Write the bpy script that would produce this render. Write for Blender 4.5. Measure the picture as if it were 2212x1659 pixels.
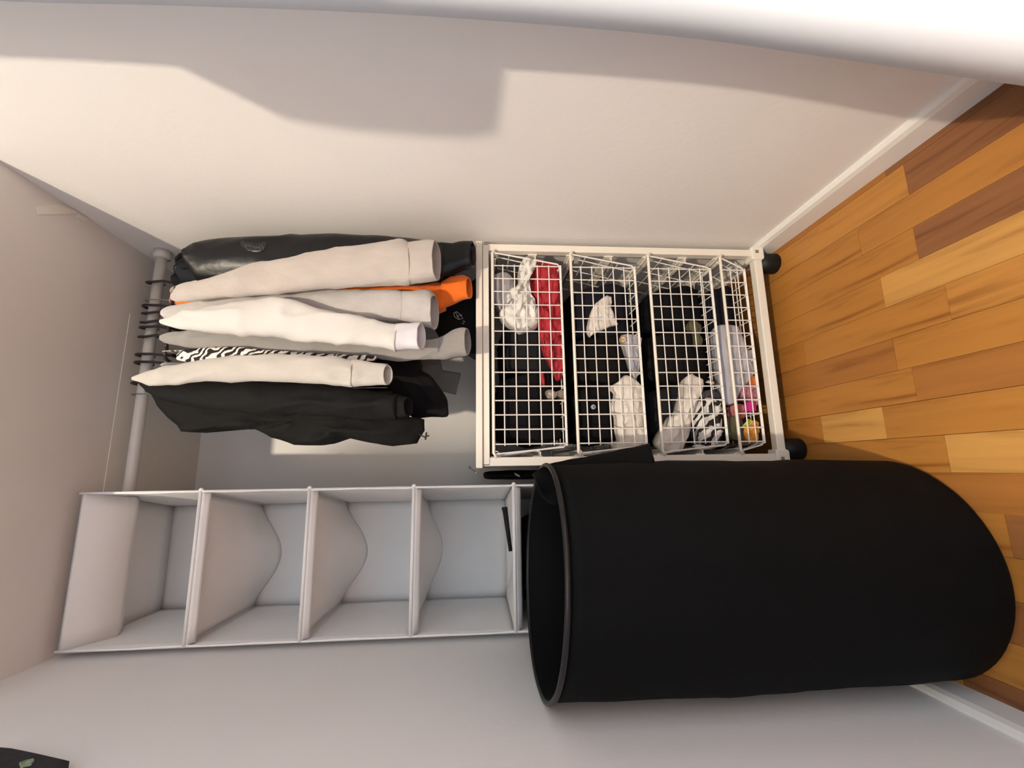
import bpy, bmesh, math, random
from mathutils import Vector, Matrix, noise
random.seed(7)
for o in list(bpy.data.objects): bpy.data.objects.remove(o)
SC = bpy.context.scene
COL = SC.collection
PI = math.pi
# ------------------------------------------------------------------ camera
F_PX = 964.33
YAW, PITCH, ROLL, HC = 0.1864, -0.0766, -0.0009, 0.7914
_cy, _sy, _cp, _sp, _cr, _sr = math.cos(YAW), math.sin(YAW), math.cos(PITCH), math.sin(PITCH), math.cos(ROLL), math.sin(ROLL)
_F0, _R0, _U0 = Vector((_sy, _cy, 0)), Vector((_cy, -_sy, 0)), Vector((0, 0, 1))
FW = _cp*_F0 + _sp*_U0
_U = -_sp*_F0 + _cp*_U0
RT = _cr*_R0 + _sr*_U
UP = -_sr*_R0 + _cr*_U
EYE = Vector((0, 0, HC))
cam_d = bpy.data.cameras.new('camera'); cam_d.sensor_fit = 'HORIZONTAL'; cam_d.sensor_width = 36
cam_d.lens = F_PX/2212*36; cam_d.clip_start = 0.01
cam = bpy.data.objects.new('camera', cam_d); COL.objects.link(cam)
# the phone was held sideways: image right = room down, image up = room right
cam.matrix_world = Matrix(((-UP.x, RT.x, -FW.x, 0), (-UP.y, RT.y, -FW.y, 0), (-UP.z, RT.z, -FW.z, HC), (0, 0, 0, 1)))
SC.camera = cam
# ------------------------------------------------------------------ light
W = bpy.data.worlds.new('room_ambient'); SC.world = W; W.use_nodes = True
W.node_tree.nodes['Background'].inputs[0].default_value = (0.86, 0.97, 1.10, 1)
W.node_tree.nodes['Background'].inputs[1].default_value = 1.25
LAMP = Vector((-0.53, -1.2, 2.3))
ld = bpy.data.lights.new('room_lamp', 'POINT'); ld.energy = 175; ld.color = (1.0, 0.86, 0.67); ld.shadow_soft_size = 0.03
lo = bpy.data.objects.new('room_lamp', ld); COL.objects.link(lo); lo.location = LAMP
SC.view_settings.view_transform = 'Standard'; SC.view_settings.look = 'None'
SC.view_settings.exposure = 0.36; SC.view_settings.gamma = 1.0; SC.view_settings.use_curve_mapping = False
# ------------------------------------------------------------------ sizes of the place (metres)
XR, XL, YB, HH = 0.571, -0.373, 1.498, 1.672
YU = 1.037
YROD, ZROD = 1.147, 1.612
YO = 1.067

def at(px, py, Y):
    d = FW + RT*((1659-py)-829.5)/F_PX + UP*(1106-px)/F_PX
    return EYE + d*(Y/d.y)

# ------------------------------------------------------------------ materials
def lin(c):
    return tuple((v/255/12.92 if v/255 <= .04045 else ((v/255+.055)/1.055)**2.4) for v in c) + (1,)
MATS = {}
def mat(name, rgb, rough=.7, var=.0, vscale=8, bump=0, bscale=60, metal=0, spec=.5, sheen=0, stretch=(1, 1, 1)):
    if name in MATS: return MATS[name]
    m = bpy.data.materials.new(name); m.use_nodes = True; nt = m.node_tree; N = nt.nodes; L = nt.links
    b = N['Principled BSDF']; b.inputs['Roughness'].default_value = rough; b.inputs['Metallic'].default_value = metal
    b.inputs['Specular IOR Level'].default_value = spec
    if sheen: b.inputs['Sheen Weight'].default_value = sheen
    c = lin(rgb); b.inputs['Base Color'].default_value = c
    if var or bump:
        tc = N.new('ShaderNodeTexCoord'); mp = N.new('ShaderNodeMapping'); L.new(tc.outputs['Object'], mp.inputs[0])
        mp.inputs['Scale'].default_value = stretch
    if var:
        nz = N.new('ShaderNodeTexNoise'); nz.inputs['Scale'].default_value = vscale; nz.inputs['Detail'].default_value = 4
        L.new(mp.outputs[0], nz.inputs['Vector'])
        r = N.new('ShaderNodeValToRGB'); r.color_ramp.elements[0].position = .3; r.color_ramp.elements[1].position = .7
        r.color_ramp.elements[0].color = tuple(v*(1-var) for v in c[:3]) + (1,)
        r.color_ramp.elements[1].color = tuple(min(1, v*(1+var)) for v in c[:3]) + (1,)
        L.new(nz.outputs[0], r.inputs[0]); L.new(r.outputs[0], b.inputs['Base Color'])
    if bump:
        n2 = N.new('ShaderNodeTexNoise'); n2.inputs['Scale'].default_value = bscale; n2.inputs['Detail'].default_value = 3
        L.new(mp.outputs[0], n2.inputs['Vector'])
        bp = N.new('ShaderNodeBump'); bp.inputs['Strength'].default_value = bump; bp.inputs['Distance'].default_value = .004
        L.new(n2.outputs[0], bp.inputs['Height']); L.new(bp.outputs[0], b.inputs['Normal'])
    MATS[name] = m
    return m

def swirl_mat(name, c0, c1, scale, dist, t=.5):
    m = bpy.data.materials.new(name); m.use_nodes = True; nt = m.node_tree; N = nt.nodes; L = nt.links
    b = N['Principled BSDF']; b.inputs['Roughness'].default_value = .8
    tc = N.new('ShaderNodeTexCoord'); w = N.new('ShaderNodeTexWave'); w.inputs['Scale'].default_value = scale
    w.inputs['Distortion'].default_value = dist; w.inputs['Detail'].default_value = 2; w.inputs['Detail Scale'].default_value = 1.2
    w.bands_direction = 'DIAGONAL'
    r = N.new('ShaderNodeValToRGB'); r.color_ramp.interpolation = 'LINEAR'
    r.color_ramp.elements[0].position = t-.08; r.color_ramp.elements[0].color = lin(c0)
    r.color_ramp.elements[1].position = t+.08; r.color_ramp.elements[1].color = lin(c1)
    L.new(tc.outputs['Object'], w.inputs['Vector']); L.new(w.outputs[0], r.inputs[0]); L.new(r.outputs[0], b.inputs['Base Color'])
    MATS[name] = m
    return m

def wood_mat(name, rgb, seed):
    m = bpy.data.materials.new(name); m.use_nodes = True; nt = m.node_tree; N = nt.nodes; L = nt.links
    b = N['Principled BSDF']; b.inputs['Roughness'].default_value = .38; b.inputs['Specular IOR Level'].default_value = .35
    tc = N.new('ShaderNodeTexCoord'); mp = N.new('ShaderNodeMapping'); L.new(tc.outputs['Object'], mp.inputs[0])
    mp.inputs['Scale'].default_value = (30, 2.2, 30); mp.inputs['Location'].default_value = (seed*3.1, seed*1.7, 0)
    n1 = N.new('ShaderNodeTexNoise'); n1.inputs['Scale'].default_value = 1.6; n1.inputs['Detail'].default_value = 7; n1.inputs['Distortion'].default_value = .6
    L.new(mp.outputs[0], n1.inputs['Vector'])
    r = N.new('ShaderNodeValToRGB'); e = r.color_ramp.elements; c = lin(rgb)
    e[0].position = .28; e[0].color = (c[0]*.62, c[1]*.52, c[2]*.42, 1)
    e[1].position = .66; e[1].color = (min(1, c[0]*1.12), min(1, c[1]*1.12), min(1, c[2]*1.1), 1)
    k = e.new(.45); k.color = c
    L.new(n1.outputs[0], r.inputs[0]); L.new(r.outputs[0], b.inputs['Base Color'])
    bp = N.new('ShaderNodeBump'); bp.inputs['Strength'].default_value = .06; bp.inputs['Distance'].default_value = .002
    L.new(n1.outputs[0], bp.inputs['Height']); L.new(bp.outputs[0], b.inputs['Normal'])
    MATS[name] = m
    return m

WALL = mat('wall_paint', (236, 233, 230), .62, .02, 3, .10, 70)
WHITE_TRIM = mat('trim_paint', (232, 240, 248), .45)
STEEL = mat('white_powder_coat', (226, 219, 207), .42)
WIRE = mat('white_wire', (226, 221, 216), .4)
NONWOVEN = mat('white_nonwoven', (238, 236, 234), .85, .015, 12, .1, 300)
BLACKNYLON = mat('black_nylon', (6, 7, 8), .75, .12, 30, .15, 160, spec=.12)
BLACKPLASTIC = mat('black_plastic', (15, 16, 18), .55, spec=.3)
HOOKBLACK = mat('dark_hanger_plastic', (46, 34, 38), .45)
METAL = mat('bare_metal', (150, 148, 140), .3, metal=.9)

# ------------------------------------------------------------------ mesh helpers
def add_obj(name, verts, faces, m, parent=None, smooth=True):
    me = bpy.data.meshes.new(name); me.from_pydata([tuple(v) for v in verts], [], faces); me.materials.append(m)
    if smooth:
        me.polygons.foreach_set('use_smooth', [True]*len(me.polygons))
    bm = bmesh.new(); bm.from_mesh(me); bmesh.ops.recalc_face_normals(bm, faces=bm.faces); bm.to_mesh(me); bm.free()
    o = bpy.data.objects.new(name, me); COL.objects.link(o)
    if parent is not None: o.parent = parent
    return o
def tag(o, label, cat=None, group=None, kind=None):
    if label: o['label'] = label
    if cat: o['category'] = cat
    if group: o['group'] = group
    if kind: o['kind'] = kind
    return o
def thing(name, label, cat, group=None):
    e = bpy.data.objects.new(name, None); COL.objects.link(e); e.empty_display_size = .05
    return tag(e, label, cat, group)
def struct(o, label=None):
    o['kind'] = 'structure'
    if label: o['label'] = label
    return o
class MB:
    def __init__(s): s.v = []; s.f = []
    def box(s, a, b):
        n = len(s.v); x0, y0, z0 = a; x1, y1, z1 = b
        s.v += [(x0, y0, z0), (x1, y0, z0), (x1, y1, z0), (x0, y1, z0), (x0, y0, z1), (x1, y0, z1), (x1, y1, z1), (x0, y1, z1)]
        s.f += [tuple(n+i for i in q) for q in ((3, 2, 1, 0), (4, 5, 6, 7), (0, 1, 5, 4), (1, 2, 6, 5), (2, 3, 7, 6), (3, 0, 4, 7))]
        return s
    def tube(s, pts, r, n=6, closed=False, taper=None):
        pts = [Vector(p) for p in pts]; k = len(pts); base = len(s.v)
        prev = None
        for i, p in enumerate(pts):
            if closed: t = (pts[(i+1) % k]-pts[i-1])
            else: t = pts[min(i+1, k-1)]-pts[max(i-1, 0)]
            t.normalize()
            if prev is None:
                a = Vector((0, 0, 1)) if abs(t.z) < .9 else Vector((1, 0, 0))
                u = t.cross(a).normalized()
            else:
                u = (prev - t*prev.dot(t)).normalized()
            prev = u; w = t.cross(u)
            rr = r if taper is None else r*taper[i]
            for j in range(n):
                a = 2*PI*j/n; s.v.append(tuple(p + u*rr*math.cos(a) + w*rr*math.sin(a)))
        for i in range(k if closed else k-1):
            for j in range(n):
                a = base+i*n+j; b_ = base+i*n+(j+1) % n; c = base+((i+1) % k)*n+(j+1) % n; d = base+((i+1) % k)*n+j
                s.f.append((a, b_, c, d))
        if not closed:
            s.f.append(tuple(base+j for j in range(n))[::-1]); s.f.append(tuple(base+(k-1)*n+j for j in range(n)))
        return s
    def build(s, name, m, parent=None, smooth=False): return add_obj(name, s.v, s.f, m, parent, smooth)
def box_obj(name, a, b, m, parent=None, bevel=.0):
    o = MB().box(a, b).build(name, m, parent)
    if bevel:
        md = o.modifiers.new('bevel', 'BEVEL'); md.width = bevel; md.segments = 2
    return o
def crom(P, i, t):
    p0, p1, p2, p3 = P[max(i-1, 0)], P[i], P[min(i+1, len(P)-1)], P[min(i+2, len(P)-1)]
    return [.5*((2*b)+(-a+c)*t+(2*a-5*b+4*c-d)*t*t+(-a+3*b-3*c+d)*t**3) for a, b, c, d in zip(p0, p1, p2, p3)]
def resample(P, sub, closed=False):
    out = []
    if closed:
        k = len(P)
        for i in range(k):
            Q = [P[i-1], P[i], P[(i+1) % k], P[(i+2) % k]]
            for j in range(sub): out.append(crom(Q, 1, j/sub))
        return out
    for i in range(len(P)-1):
        for j in range(sub): out.append(crom(P, i, j/sub))
    out.append(list(P[-1]))
    return out
def nz(p, s, seed): return noise.noise(Vector((p[0]*s+seed*7.3, p[1]*s-seed*3.1, p[2]*s+seed*1.9)))
def fold(p, seed):            # soft cloth folds running mostly downwards
    a = .55*nz((p[0]*2.0, p[1]*2.0, p[2]*.55), 13, seed)+.25*nz((p[0], p[1], p[2]*1.6), 30, seed+3)
    b = 1-abs(nz((p[0]*1.5, p[1]*1.5, p[2]*.9+p[0]*.8), 12, seed+11))*3.2
    return a+(.7*b*b if b > 0 else 0)
# loft: rings (cx,cy,cz,a,b)
def loft(name, rings, m, parent=None, sub=4, n=26, wr=.004, seed=0, ex=1.0, cap0=True, cap1=True, inner=0):
    R = resample(rings, sub) if sub > 1 else [list(r) for r in rings]
    v = []; f = []
    def ring(r, shrink=0):
        cx, cy, cz, a, b = r[:5]; tl = r[5] if len(r) > 5 else 0; out = []
        for j in range(n):
            t = 2*PI*j/n; c, s_ = math.cos(t), math.sin(t)
            x = cx+max(a-shrink, .0005)*math.copysign(abs(c)**ex, c); y = cy+max(b-shrink, .0005)*math.copysign(abs(s_)**ex, s_)
            p = (x, y, cz); d = wr*fold(p, seed)*min(1, a/.02)
            out.append((x+c*d, y+s_*d, cz+.4*d-tl*s_))
        return out
    for r in R: v += ring(r)
    k = len(R)
    for i in range(k-1):
        for j in range(n):
            f.append((i*n+j, i*n+(j+1) % n, (i+1)*n+(j+1) % n, (i+1)*n+j))
    if cap0: f.append(tuple(range(n)))
    if inner:
        base = len(v)
        for r in R[::-1]: v += ring(r, inner)
        for i in range(k-1):
            for j in range(n):
                f.append((base+i*n+j, base+i*n+(j+1) % n, base+(i+1)*n+(j+1) % n, base+(i+1)*n+j))
        for j in range(n):
            f.append(((k-1)*n+j, (k-1)*n+(j+1) % n, base+(j+1) % n, base+j))
    elif cap1: f.append(tuple((k-1)*n+j for j in range(n)))
    return add_obj(name, v, f, m, parent)
def prof(P, Y, depth=.75):    # sleeve profile measured as (along, edge, edge) at distance Y
    out = []
    for q in P:
        px, y0, y1 = q[:3]; yy = q[3] if len(q) > 3 else Y
        A, B = at(px, y0, yy), at(px, y1, yy)
        a = abs(A.x-B.x)/2
        out.append(((A.x+B.x)/2, yy+a*depth, (A.z+B.z)/2, a, a*depth))
    return out
def sleeve(name, P, Y, m, parent, wr=.006, seed=0, depth=.6): return loft(name, prof(P, Y, depth), m, parent, 6, 44, wr*1.3, seed)
def cuff(P, Y, m, parent, seed=0, depth=.55):
    R = [tuple(q)+(.007*i/(len(P)-1),) for i, q in enumerate(prof(P, Y, depth))]
    return loft('cuff', R, m, parent, 4, 28, .005, seed, .82, cap0=False, inner=.003)
def puff(name, out, Y, m, parent=None, bulge=.015, depth=.04, wr=.006, seed=0, sub=4, smooth_out=True, zs=22):
    pts = [tuple(at(px, py, Y)) for px, py in out]
    if smooth_out: pts = resample(pts, sub, True)
    else:
        q = []
        for i in range(len(pts)):
            a, b = pts[i], pts[(i+1) % len(pts)]
            for j in range(sub): q.append([a[k]+(b[k]-a[k])*j/sub for k in range(3)])
        pts = q
    n = len(pts); cx = sum(p[0] for p in pts)/n; cz = sum(p[2] for p in pts)/n
    v = []; f = []
    S = [1, .975, .93, .87, .80, .73, .66, .59, .52, .45, .38, .31, .24, .16, .08]
    def put(s, y, amp):
        for p in pts:
            x = cx+(p[0]-cx)*s; z = cz+(p[2]-cz)*s
            q1 = 1-3*abs(nz((x*1.3+z*.5, 0, z*.8-x*.4), zs*.8, seed+9)); q2 = 1-3*abs(nz((x-z*.7, 0, z), zs*1.9, seed+13))
            d = amp*(nz((x, y*.2, z), zs, seed)+.5*nz((x, y*.2, z), zs*2.3, seed+5)-(.8*q1*q1 if q1 > 0 else 0)-(.45*q2*q2 if q2 > 0 else 0))*(1 if s > .25 else s*4)
            v.append((x+d*.3*(1 if s < 1 else .5), y+d, z))
    seq = [(s, Y-bulge*math.sqrt(max(0, 1-s**2.2)), wr) for s in S[::-1]] + [(.98, Y+depth*.5, wr*.5), (.9, Y+depth, wr*.5), (.5, Y+depth, 0), (.1, Y+depth, 0)]
    for s, y, a in seq: put(s, y, a)
    k = len(seq)
    for i in range(k-1):
        for j in range(n): f.append((i*n+j, i*n+(j+1) % n, (i+1)*n+(j+1) % n, (i+1)*n+j))
    f.append(tuple(range(n))); f.append(tuple((k-1)*n+j for j in range(n)))
    return add_obj(name, v, f, m, parent)
def zm(ox, oy, s, P): return [(ox+a/s, oy+b/s) for a, b in P]

# ================================================================== the setting
fl = struct(box_obj('floor', (-1.6, -2.6, -.06), (1.4, 1.75, -.004), wood_mat('floor_wood', (176, 112, 46), 1)), 'golden brown wooden strip parquet floor')
tones = [(172, 119, 57), (158, 105, 47), (164, 111, 50), (184, 136, 72), (140, 93, 52), (151, 99, 47), (128, 84, 51), (170, 119, 61)]
WM = [wood_mat('plank_wood_%d' % i, t, i+2) for i, t in enumerate(tones)]
# strip columns (x of the right edge) with butt joints measured along the depth, then tone per piece
cols = {.5450: ([.20, .685, 1.08], [1, 6, 0, 1]), .4825: ([.30, .80, 1.20], [1, 2, 2, 0]), .4200: ([.22, .690, 1.15], [5, 6, 2, 1]),
        .3575: ([.30, .769, 1.25], [4, 3, 2, 1]), .2950: ([.19, .657, .995], [2, 0, 2, 1]), .2325: ([.32, .767, 1.18], [1, 2, 5, 0]),
        .1700: ([.25, .74, 1.10], [5, 5, 2, 0]), .1070: ([.33, .813, .973], [7, 2, 3, 1]), .0440: ([.20, .706, 1.13], [5, 3, 2, 1]),
        -.0180: ([.28, .85, 1.2], [2, 5, 0, 1]), -.0800: ([.22, .64, 1.1], [0, 4, 2, 1]), -.1425: ([.3, .8, 1.2], [1, 2, 5, 0]),
        -.2050: ([.25, .7, 1.15], [5, 4, 2, 1]), -.2675: ([.3, .62, 1.1], [4, 5, 0, 1]), -.3300: ([.22, .75, 1.2], [4, 6, 2, 0]), .6075: ([.2, .72], [1, 6, 5]), -.3925: ([.3, .72, 1.2], [5, 4, 2, 1])}
pi = 0
for xr, (js, ts) in cols.items():
    edges = [-.05] + js + [YB]
    for i in range(len(edges)-1):
        y0, y1 = edges[i]+.0004, edges[i+1]-.0004
        x0, x1 = xr-.0625+.0003, xr-.0003
        dz = random.uniform(-.0003, .0003)
        o = box_obj('plank', (-(x1-x0)/2, -(y1-y0)/2, -.008), ((x1-x0)/2, (y1-y0)/2, 0), WM[ts[i]], fl)
        o.location = ((x0+x1)/2, (y0+y1)/2, dz)
struct(box_obj('wall_back', (XL-.1, YB, 0), (XR+.1, YB+.1, 2.4), WALL), 'white painted back wall of the closet')
struct(box_obj('wall_right', (XR, .40, 0), (XR+.1, YB, 2.4), WALL), 'white painted wall beside the drawer unit')
struct(box_obj('wall_left', (XL-.1, .42, 0), (XL, YB, 2.4), WALL), 'white painted wall beside the fabric organizer')
struct(box_obj('ceiling', (XL, .785, HH), (XR, YB, HH+.1), WALL), 'white painted closet top above the rod')
struct(box_obj('wall_front', (XL-.1, .34, 1.98), (XR+.2, .40, 2.45), WALL), 'white wall above the closet opening')
struct(box_obj('ceiling', (-1.6, -2.6, 2.45), (1.4, YB+.1, 2.55), WALL), 'white room ceiling')
struct(box_obj('bounced_light_board', (XL, YROD+.003, HH-.0012), (.40, YB, HH), mat('bounced_light_paint', (240, 236, 230), .6)), 'thin added board, whitened for bounced light on the closet top behind the rod')  # board added; its paler paint stands in for bounced light
# baseboards with a rounded top
def baseboard(name, pts, label):
    mb = MB()
    (x0, y0), (x1, y1), (nx, ny) = pts
    P = [(0, 0), (.013, 0), (.013, .046), (.010, .056), (.004, .061), (0, .061)]
    for (x, y) in ((x0, y0), (x1, y1)):
        for d, z in P: mb.v.append((x+nx*d, y+ny*d, z))
    k = len(P)
    for j in range(k): mb.f.append((j, (j+1) % k, k+(j+1) % k, k+j))
    mb.f += [tuple(range(k)), tuple(range(k, 2*k))]
    return struct(mb.build(name, mat('baseboard_paint', (234, 231, 226), .45)), label)
baseboard('baseboard_right', ((XR, .40), (XR, YB), (-1, 0)), 'white baseboard along the wall by the drawer unit')
baseboard('baseboard_left', ((XL, .42), (XL, YB), (1, 0)), 'white baseboard along the wall behind the black hamper')
baseboard('baseboard_back', ((XL+.013, YB), (XR-.013, YB), (0, -1)), 'white baseboard along the back wall')
# right door jamb (soft rounded profile) close to the lens
JZ = [(2.3, .460), (1.7, .460), (1.45, .462), (1.257, .461), (1.1, .468), (.9, .474), (.7, .472), (.55, .466), (.42, .454), (.28, .440), (.16, .428), (0, .415)]
JR = resample([(z, x) for z, x in JZ], 4)
mbj = MB(); PJ = [(.0, .025), (.003, .012), (.012, .003), (.025, .0), (.060, .0), (.066, -.010), (.080, -.014), (.30, -.014), (.30, .06), (.0, .06)]
for z, x in JR:
    for dx, dy in PJ: mbj.v.append((x+dx, .340+dy, z))
k = len(PJ)
for i in range(len(JR)-1):
    for j in range(k): mbj.f.append((i*k+j, i*k+(j+1) % k, (i+1)*k+(j+1) % k, (i+1)*k+j))
mbj.f += [tuple(range(k)), tuple(len(mbj.v)-k+j for j in range(k))]
struct(mbj.build('trim_2', WHITE_TRIM, None, True), 'white door jamb very close to the lens')
# unseen closet door hinged on the left, added open to shade the organizer side
dl = struct(box_obj('shading_door', (-.425, -.60, .01), (-.385, .41, 2.05), WHITE_TRIM, None, .003), 'white closet door standing open unseen, added to block the lamp')
# lamp body in the room
lampt = thing('ceiling_lamp', 'small round room lamp hanging outside the closet', 'lamp')
MB().tube([LAMP+Vector((0, 0, .05)), LAMP+Vector((0, 0, .75))], .006).build('cord', WHITE_TRIM, lampt)
MB().tube([LAMP+Vector((0, 0, .035)), LAMP+Vector((0, 0, .06))], .03, 16).build('socket', WHITE_TRIM, lampt)

# ================================================================== closet rod
rod = thing('closet_rod', 'white round closet rod carrying the hangers', 'rod')
MB().tube([(XL, YROD, ZROD), (XR-.003, YROD, ZROD)], .0125, 20).build('tube', mat('rod_paint', (214, 210, 204), .4), rod, True)
for x in (XR-.022, XL+.001):
    MB().tube([(x, YROD, ZROD), (x+.021, YROD, ZROD)], .019, 20).build('socket', mat('rod_paint', (0, 0, 0)), rod, True)

# ================================================================== hangers
def hanger(y_photo, m, r, label, group, lean=0, twist=0, sh=True):
    x = at(345-(y_photo-605)*.1504, y_photo, YROD).x
    h = thing('clothes_hanger', label, 'hanger', group)
    R0 = .0165+r
    pts = []
    for i in range(15):
        a = math.radians(-35+i*(215/14))
        pts.append((twist*math.cos(a)*R0, -R0*math.cos(a)*-1, R0*math.sin(a)))
    # arc from the front tip over the rod to the back, then the neck
    pts = [(x+p[0], YROD+R0*math.cos(math.radians(-20+i*(200/14))), ZROD+.004+R0*math.sin(math.radians(-20+i*(200/14)))) for i, p in enumerate(pts)]
    pts += [(x+lean*.3, YROD-R0*.8, ZROD-.020), (x+lean*.6, YROD-.006, ZROD-.042), (x+lean, YROD, ZROD-.055)]
    MB().tube(pts, r, 6).build('hook', m, h, True)
    if sh:
        z = ZROD-.058
        MB().tube([(x+lean, YROD-.10, z-.05), (x+lean, YROD-.05, z-.018), (x+lean, YROD, z), (x+lean, YROD+.05, z-.018), (x+lean, YROD+.16, z-.06)], r*1.3, 6).build('shoulder_bar', m, h, True)
    return x
GR = 'black hangers on the rod'
hooks = [(612, 'black hanger hook nearest the wall beside the leather jacket', -.0, .25), (664, 'black hanger hook, upper one of the close pair by the grey hoodie', 0, .05),
         (678, 'black hanger hook, lower one of the close pair by the grey hoodie', 0, .25), (697, 'black hanger hook above the white sweatshirt', 0, .3),
         (709, 'black hanger hook just below the one of the white sweatshirt', 0, .15), (728, 'black hanger hook of the mid grey sweatshirt', 0, .3),
         (768, 'black hanger hook of the black and white patterned shirt', 0, .05), (785, 'black hanger hook of the light hoodie nearest the black shirt', 0, .02),
         (829, 'black hanger hook of the black shirt', 0, .02)]
for y, l, le, tw in hooks: hanger(y, HOOKBLACK, .0033, l, GR, le, tw)
hanger(651, METAL, .0011, 'thin wire hanger between the two light hoodies near the wall', 'wire hangers on the rod', 0, .1)
hanger(853, METAL, .0011, 'thin wire hanger at the free end of the row', 'wire hangers on the rod', 0, .02)

# ================================================================== hanging clothes
def heather(name, rgb): return mat(name, rgb, .9, .06, 45, .25, 220, sheen=.2, stretch=(1, 1, .5))
def body(m, parent, xs, xh, z1, hw=.18, seed=0, yc=YROD+.03, th=.0075):
    """torso of a garment on its hanger: hangs at xh on the rod, its front edge swung round to xs"""
    z0 = ZROD-.048
    rings = [(0, YROD, z0, .003, .015), (0, YROD, z0-.010, .006, .035), (0, YROD, z0-.045, th*.8, .085), (0, YROD+.01, z0-.100, th, .135), (0, yc, z0-.17, th, hw), (0, yc, (z0+z1)/2, th*1.15, hw*.97), (0, yc, z1+.03, th*1.15, hw*.97), (0, yc, z1, th*.9, hw*.95)]
    o = loft('body', rings, m, parent, 5, 40, .006, seed)
    k = (xs-xh)/(.95-YROD)
    for v in o.data.vertices:
        d = v.co.y-YROD
        v.co.x = min(v.co.x+xh+k*max(-.30, min(.12, d)), XR-.006)
    return o
def x_of(py, Y=YROD): return at(500, py, Y).x
SH = 1.548
# leather jacket by the wall
g = thing('leather_jacket', 'black leather jacket hanging closest to the wall', 'jacket', 'clothes on the rod')
ML = mat('black_leather', (13, 14, 17), .36, .12, 20, .35, 35, spec=.3)
MB_ = mat('black_cotton', (14, 13, 15), .85, .1, 30, .2, 150, spec=.2)
sleeve('sleeve', [(392, 536, 548), (405, 522, 580), (440, 502, 596), (570, 493, 600), (697, 486, 598), (812, 495, 598), (900, 507, 597), (955, 517, 592)], .958, ML, g, .004, 1, .7)
cuff([(950, 517, 592), (978, 520, 584), (1003, 516, 574), (1022, 515, 568)], .966, ML, g, 1)
body(ML, g, .500, .528, .86, .17, 1, YROD+.06)
bo = at(548, 527, .960); vb = []; fb = []
for i in range(28):
    a = 2*PI*i/28
    vb.append((bo.x+.019*math.cos(a), 0, bo.z+.033*math.sin(a)))
SX = at(548, 546, .958).x
def on_sleeve(x):
    q = max(-.96, min(.96, (x-SX)/.0520)); return .958+.0365*(1-math.sqrt(1-q*q))
def oval(name, c, rx, rz, y, m, parent, th=.002):
    mb = MB(); n = 28; SS = (1, 1, .92, .6, .3)
    for k_, s in enumerate(SS):
        for i in range(n):
            a = 2*PI*i/n+.35; q = (rx*s*math.cos(a), rz*s*math.sin(a)); ca, sa = math.cos(-.35), math.sin(-.35)
            x = c[0]+q[0]*ca-q[1]*sa
            mb.v.append((x, on_sleeve(x)+(.004, -.0005, -.003, -.002, -.002)[k_], c[1]+q[0]*sa+q[1]*ca))
    for i in range(len(SS)-1):
        for j in range(n): mb.f.append((i*n+j, i*n+(j+1) % n, (i+1)*n+(j+1) % n, (i+1)*n+j))
    mb.f += [tuple(range(n)), tuple(range((len(SS)-1)*n, len(SS)*n))]
    return mb.build(name, m, parent, True)
bd = oval('badge', (bo.x, bo.z), .021, .031, 0, mat('embossed_leather', (26, 27, 29), .35, .2, 60, .6, 60, spec=.4), g)
tag(bd, 'dark oval embossed badge on the sleeve')
ch = MB()
for i in range(7):
    a = i*.9; P = [(bo.x-.010+.004*math.cos(a), bo.z+.018-i*.006), (bo.x-.006+.004*math.sin(a+1), bo.z+.016-i*.006), (bo.x-.011+.003*math.sin(a), bo.z+.012-i*.006)]
    ch.tube([(x, on_sleeve(x)-.0032, z) for x, z in P], .0005, 4)
ch.build('embossing', mat('worn_edge', (120, 120, 118), .4), bd)
# dark navy and black garments behind
g = thing('navy_jacket', 'dark navy jacket squeezed behind the leather jacket', 'jacket', 'clothes on the rod')
MN = mat('dark_navy', (24, 29, 36), .8, .1, 30, .2, 120, spec=.2)
sleeve('sleeve', [(380, 572, 592), (392, 560, 604), (440, 554, 606), (520, 552, 606), (620, 555, 600), (760, 560, 600)], 1.03, MN, g, .005, 2)
body(MN, g, .485, .504, .95, .15, 2, YROD+.07)
g = thing('black_sweater', 'black sweater whose shoulder peeks out beside the navy jacket', 'sweater', 'clothes on the rod')
sleeve('sleeve', [(369, 594, 606), (378, 592, 616), (420, 594, 618), (600, 600, 620)], 1.06, MB_, g, .003, 3)
body(MB_, g, .462, .481, .86, .15, 3, YROD+.06)
# light grey hoodie nearest the wall
MG1 = heather('heather_oat', (176, 168, 162))
g = thing('hoodie', 'light oat-grey hoodie with wide cuff in front of the leather jacket', 'hoodie', 'clothes on the rod')
sleeve('sleeve', [(367, 632, 646), (380, 615, 650), (420, 601, 645), (460, 589, 638), (523, 568, 631), (632, 543, 620), (758, 520, 608), (840, 508, 603), (866, 507, 602), (884, 519, 600)], .874, MG1, g, .004, 4)
cuff([(882, 518, 600), (905, 515, 599), (928, 513, 595), (942, 514, 594)], .876, MG1, g, 4)
body(MG1, g, .420, .447, .98, .19, 4, YROD+.03)
# orange
MO = mat('orange_fleece', (226, 106, 14), .85, .05, 30, .2, 160, sheen=.2)
g = thing('orange_sweatshirt', 'bright orange sweatshirt with its cuff showing between grey hoodies', 'sweatshirt', 'clothes on the rod')
sleeve('sleeve', [(380, 636, 655), (410, 630, 662), (520, 615, 668), (660, 607, 664), (780, 604, 662), (870, 600, 668), (930, 600, 672), (962, 604, 664)], .985, MO, g, .009, 5)
cuff([(952, 602, 660), (975, 594, 652), (998, 588, 642), (1014, 596, 640)], .985, MO, g, 5)
body(MO, g, .395, .423, .96, .15, 5, YROD+.05)
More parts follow.
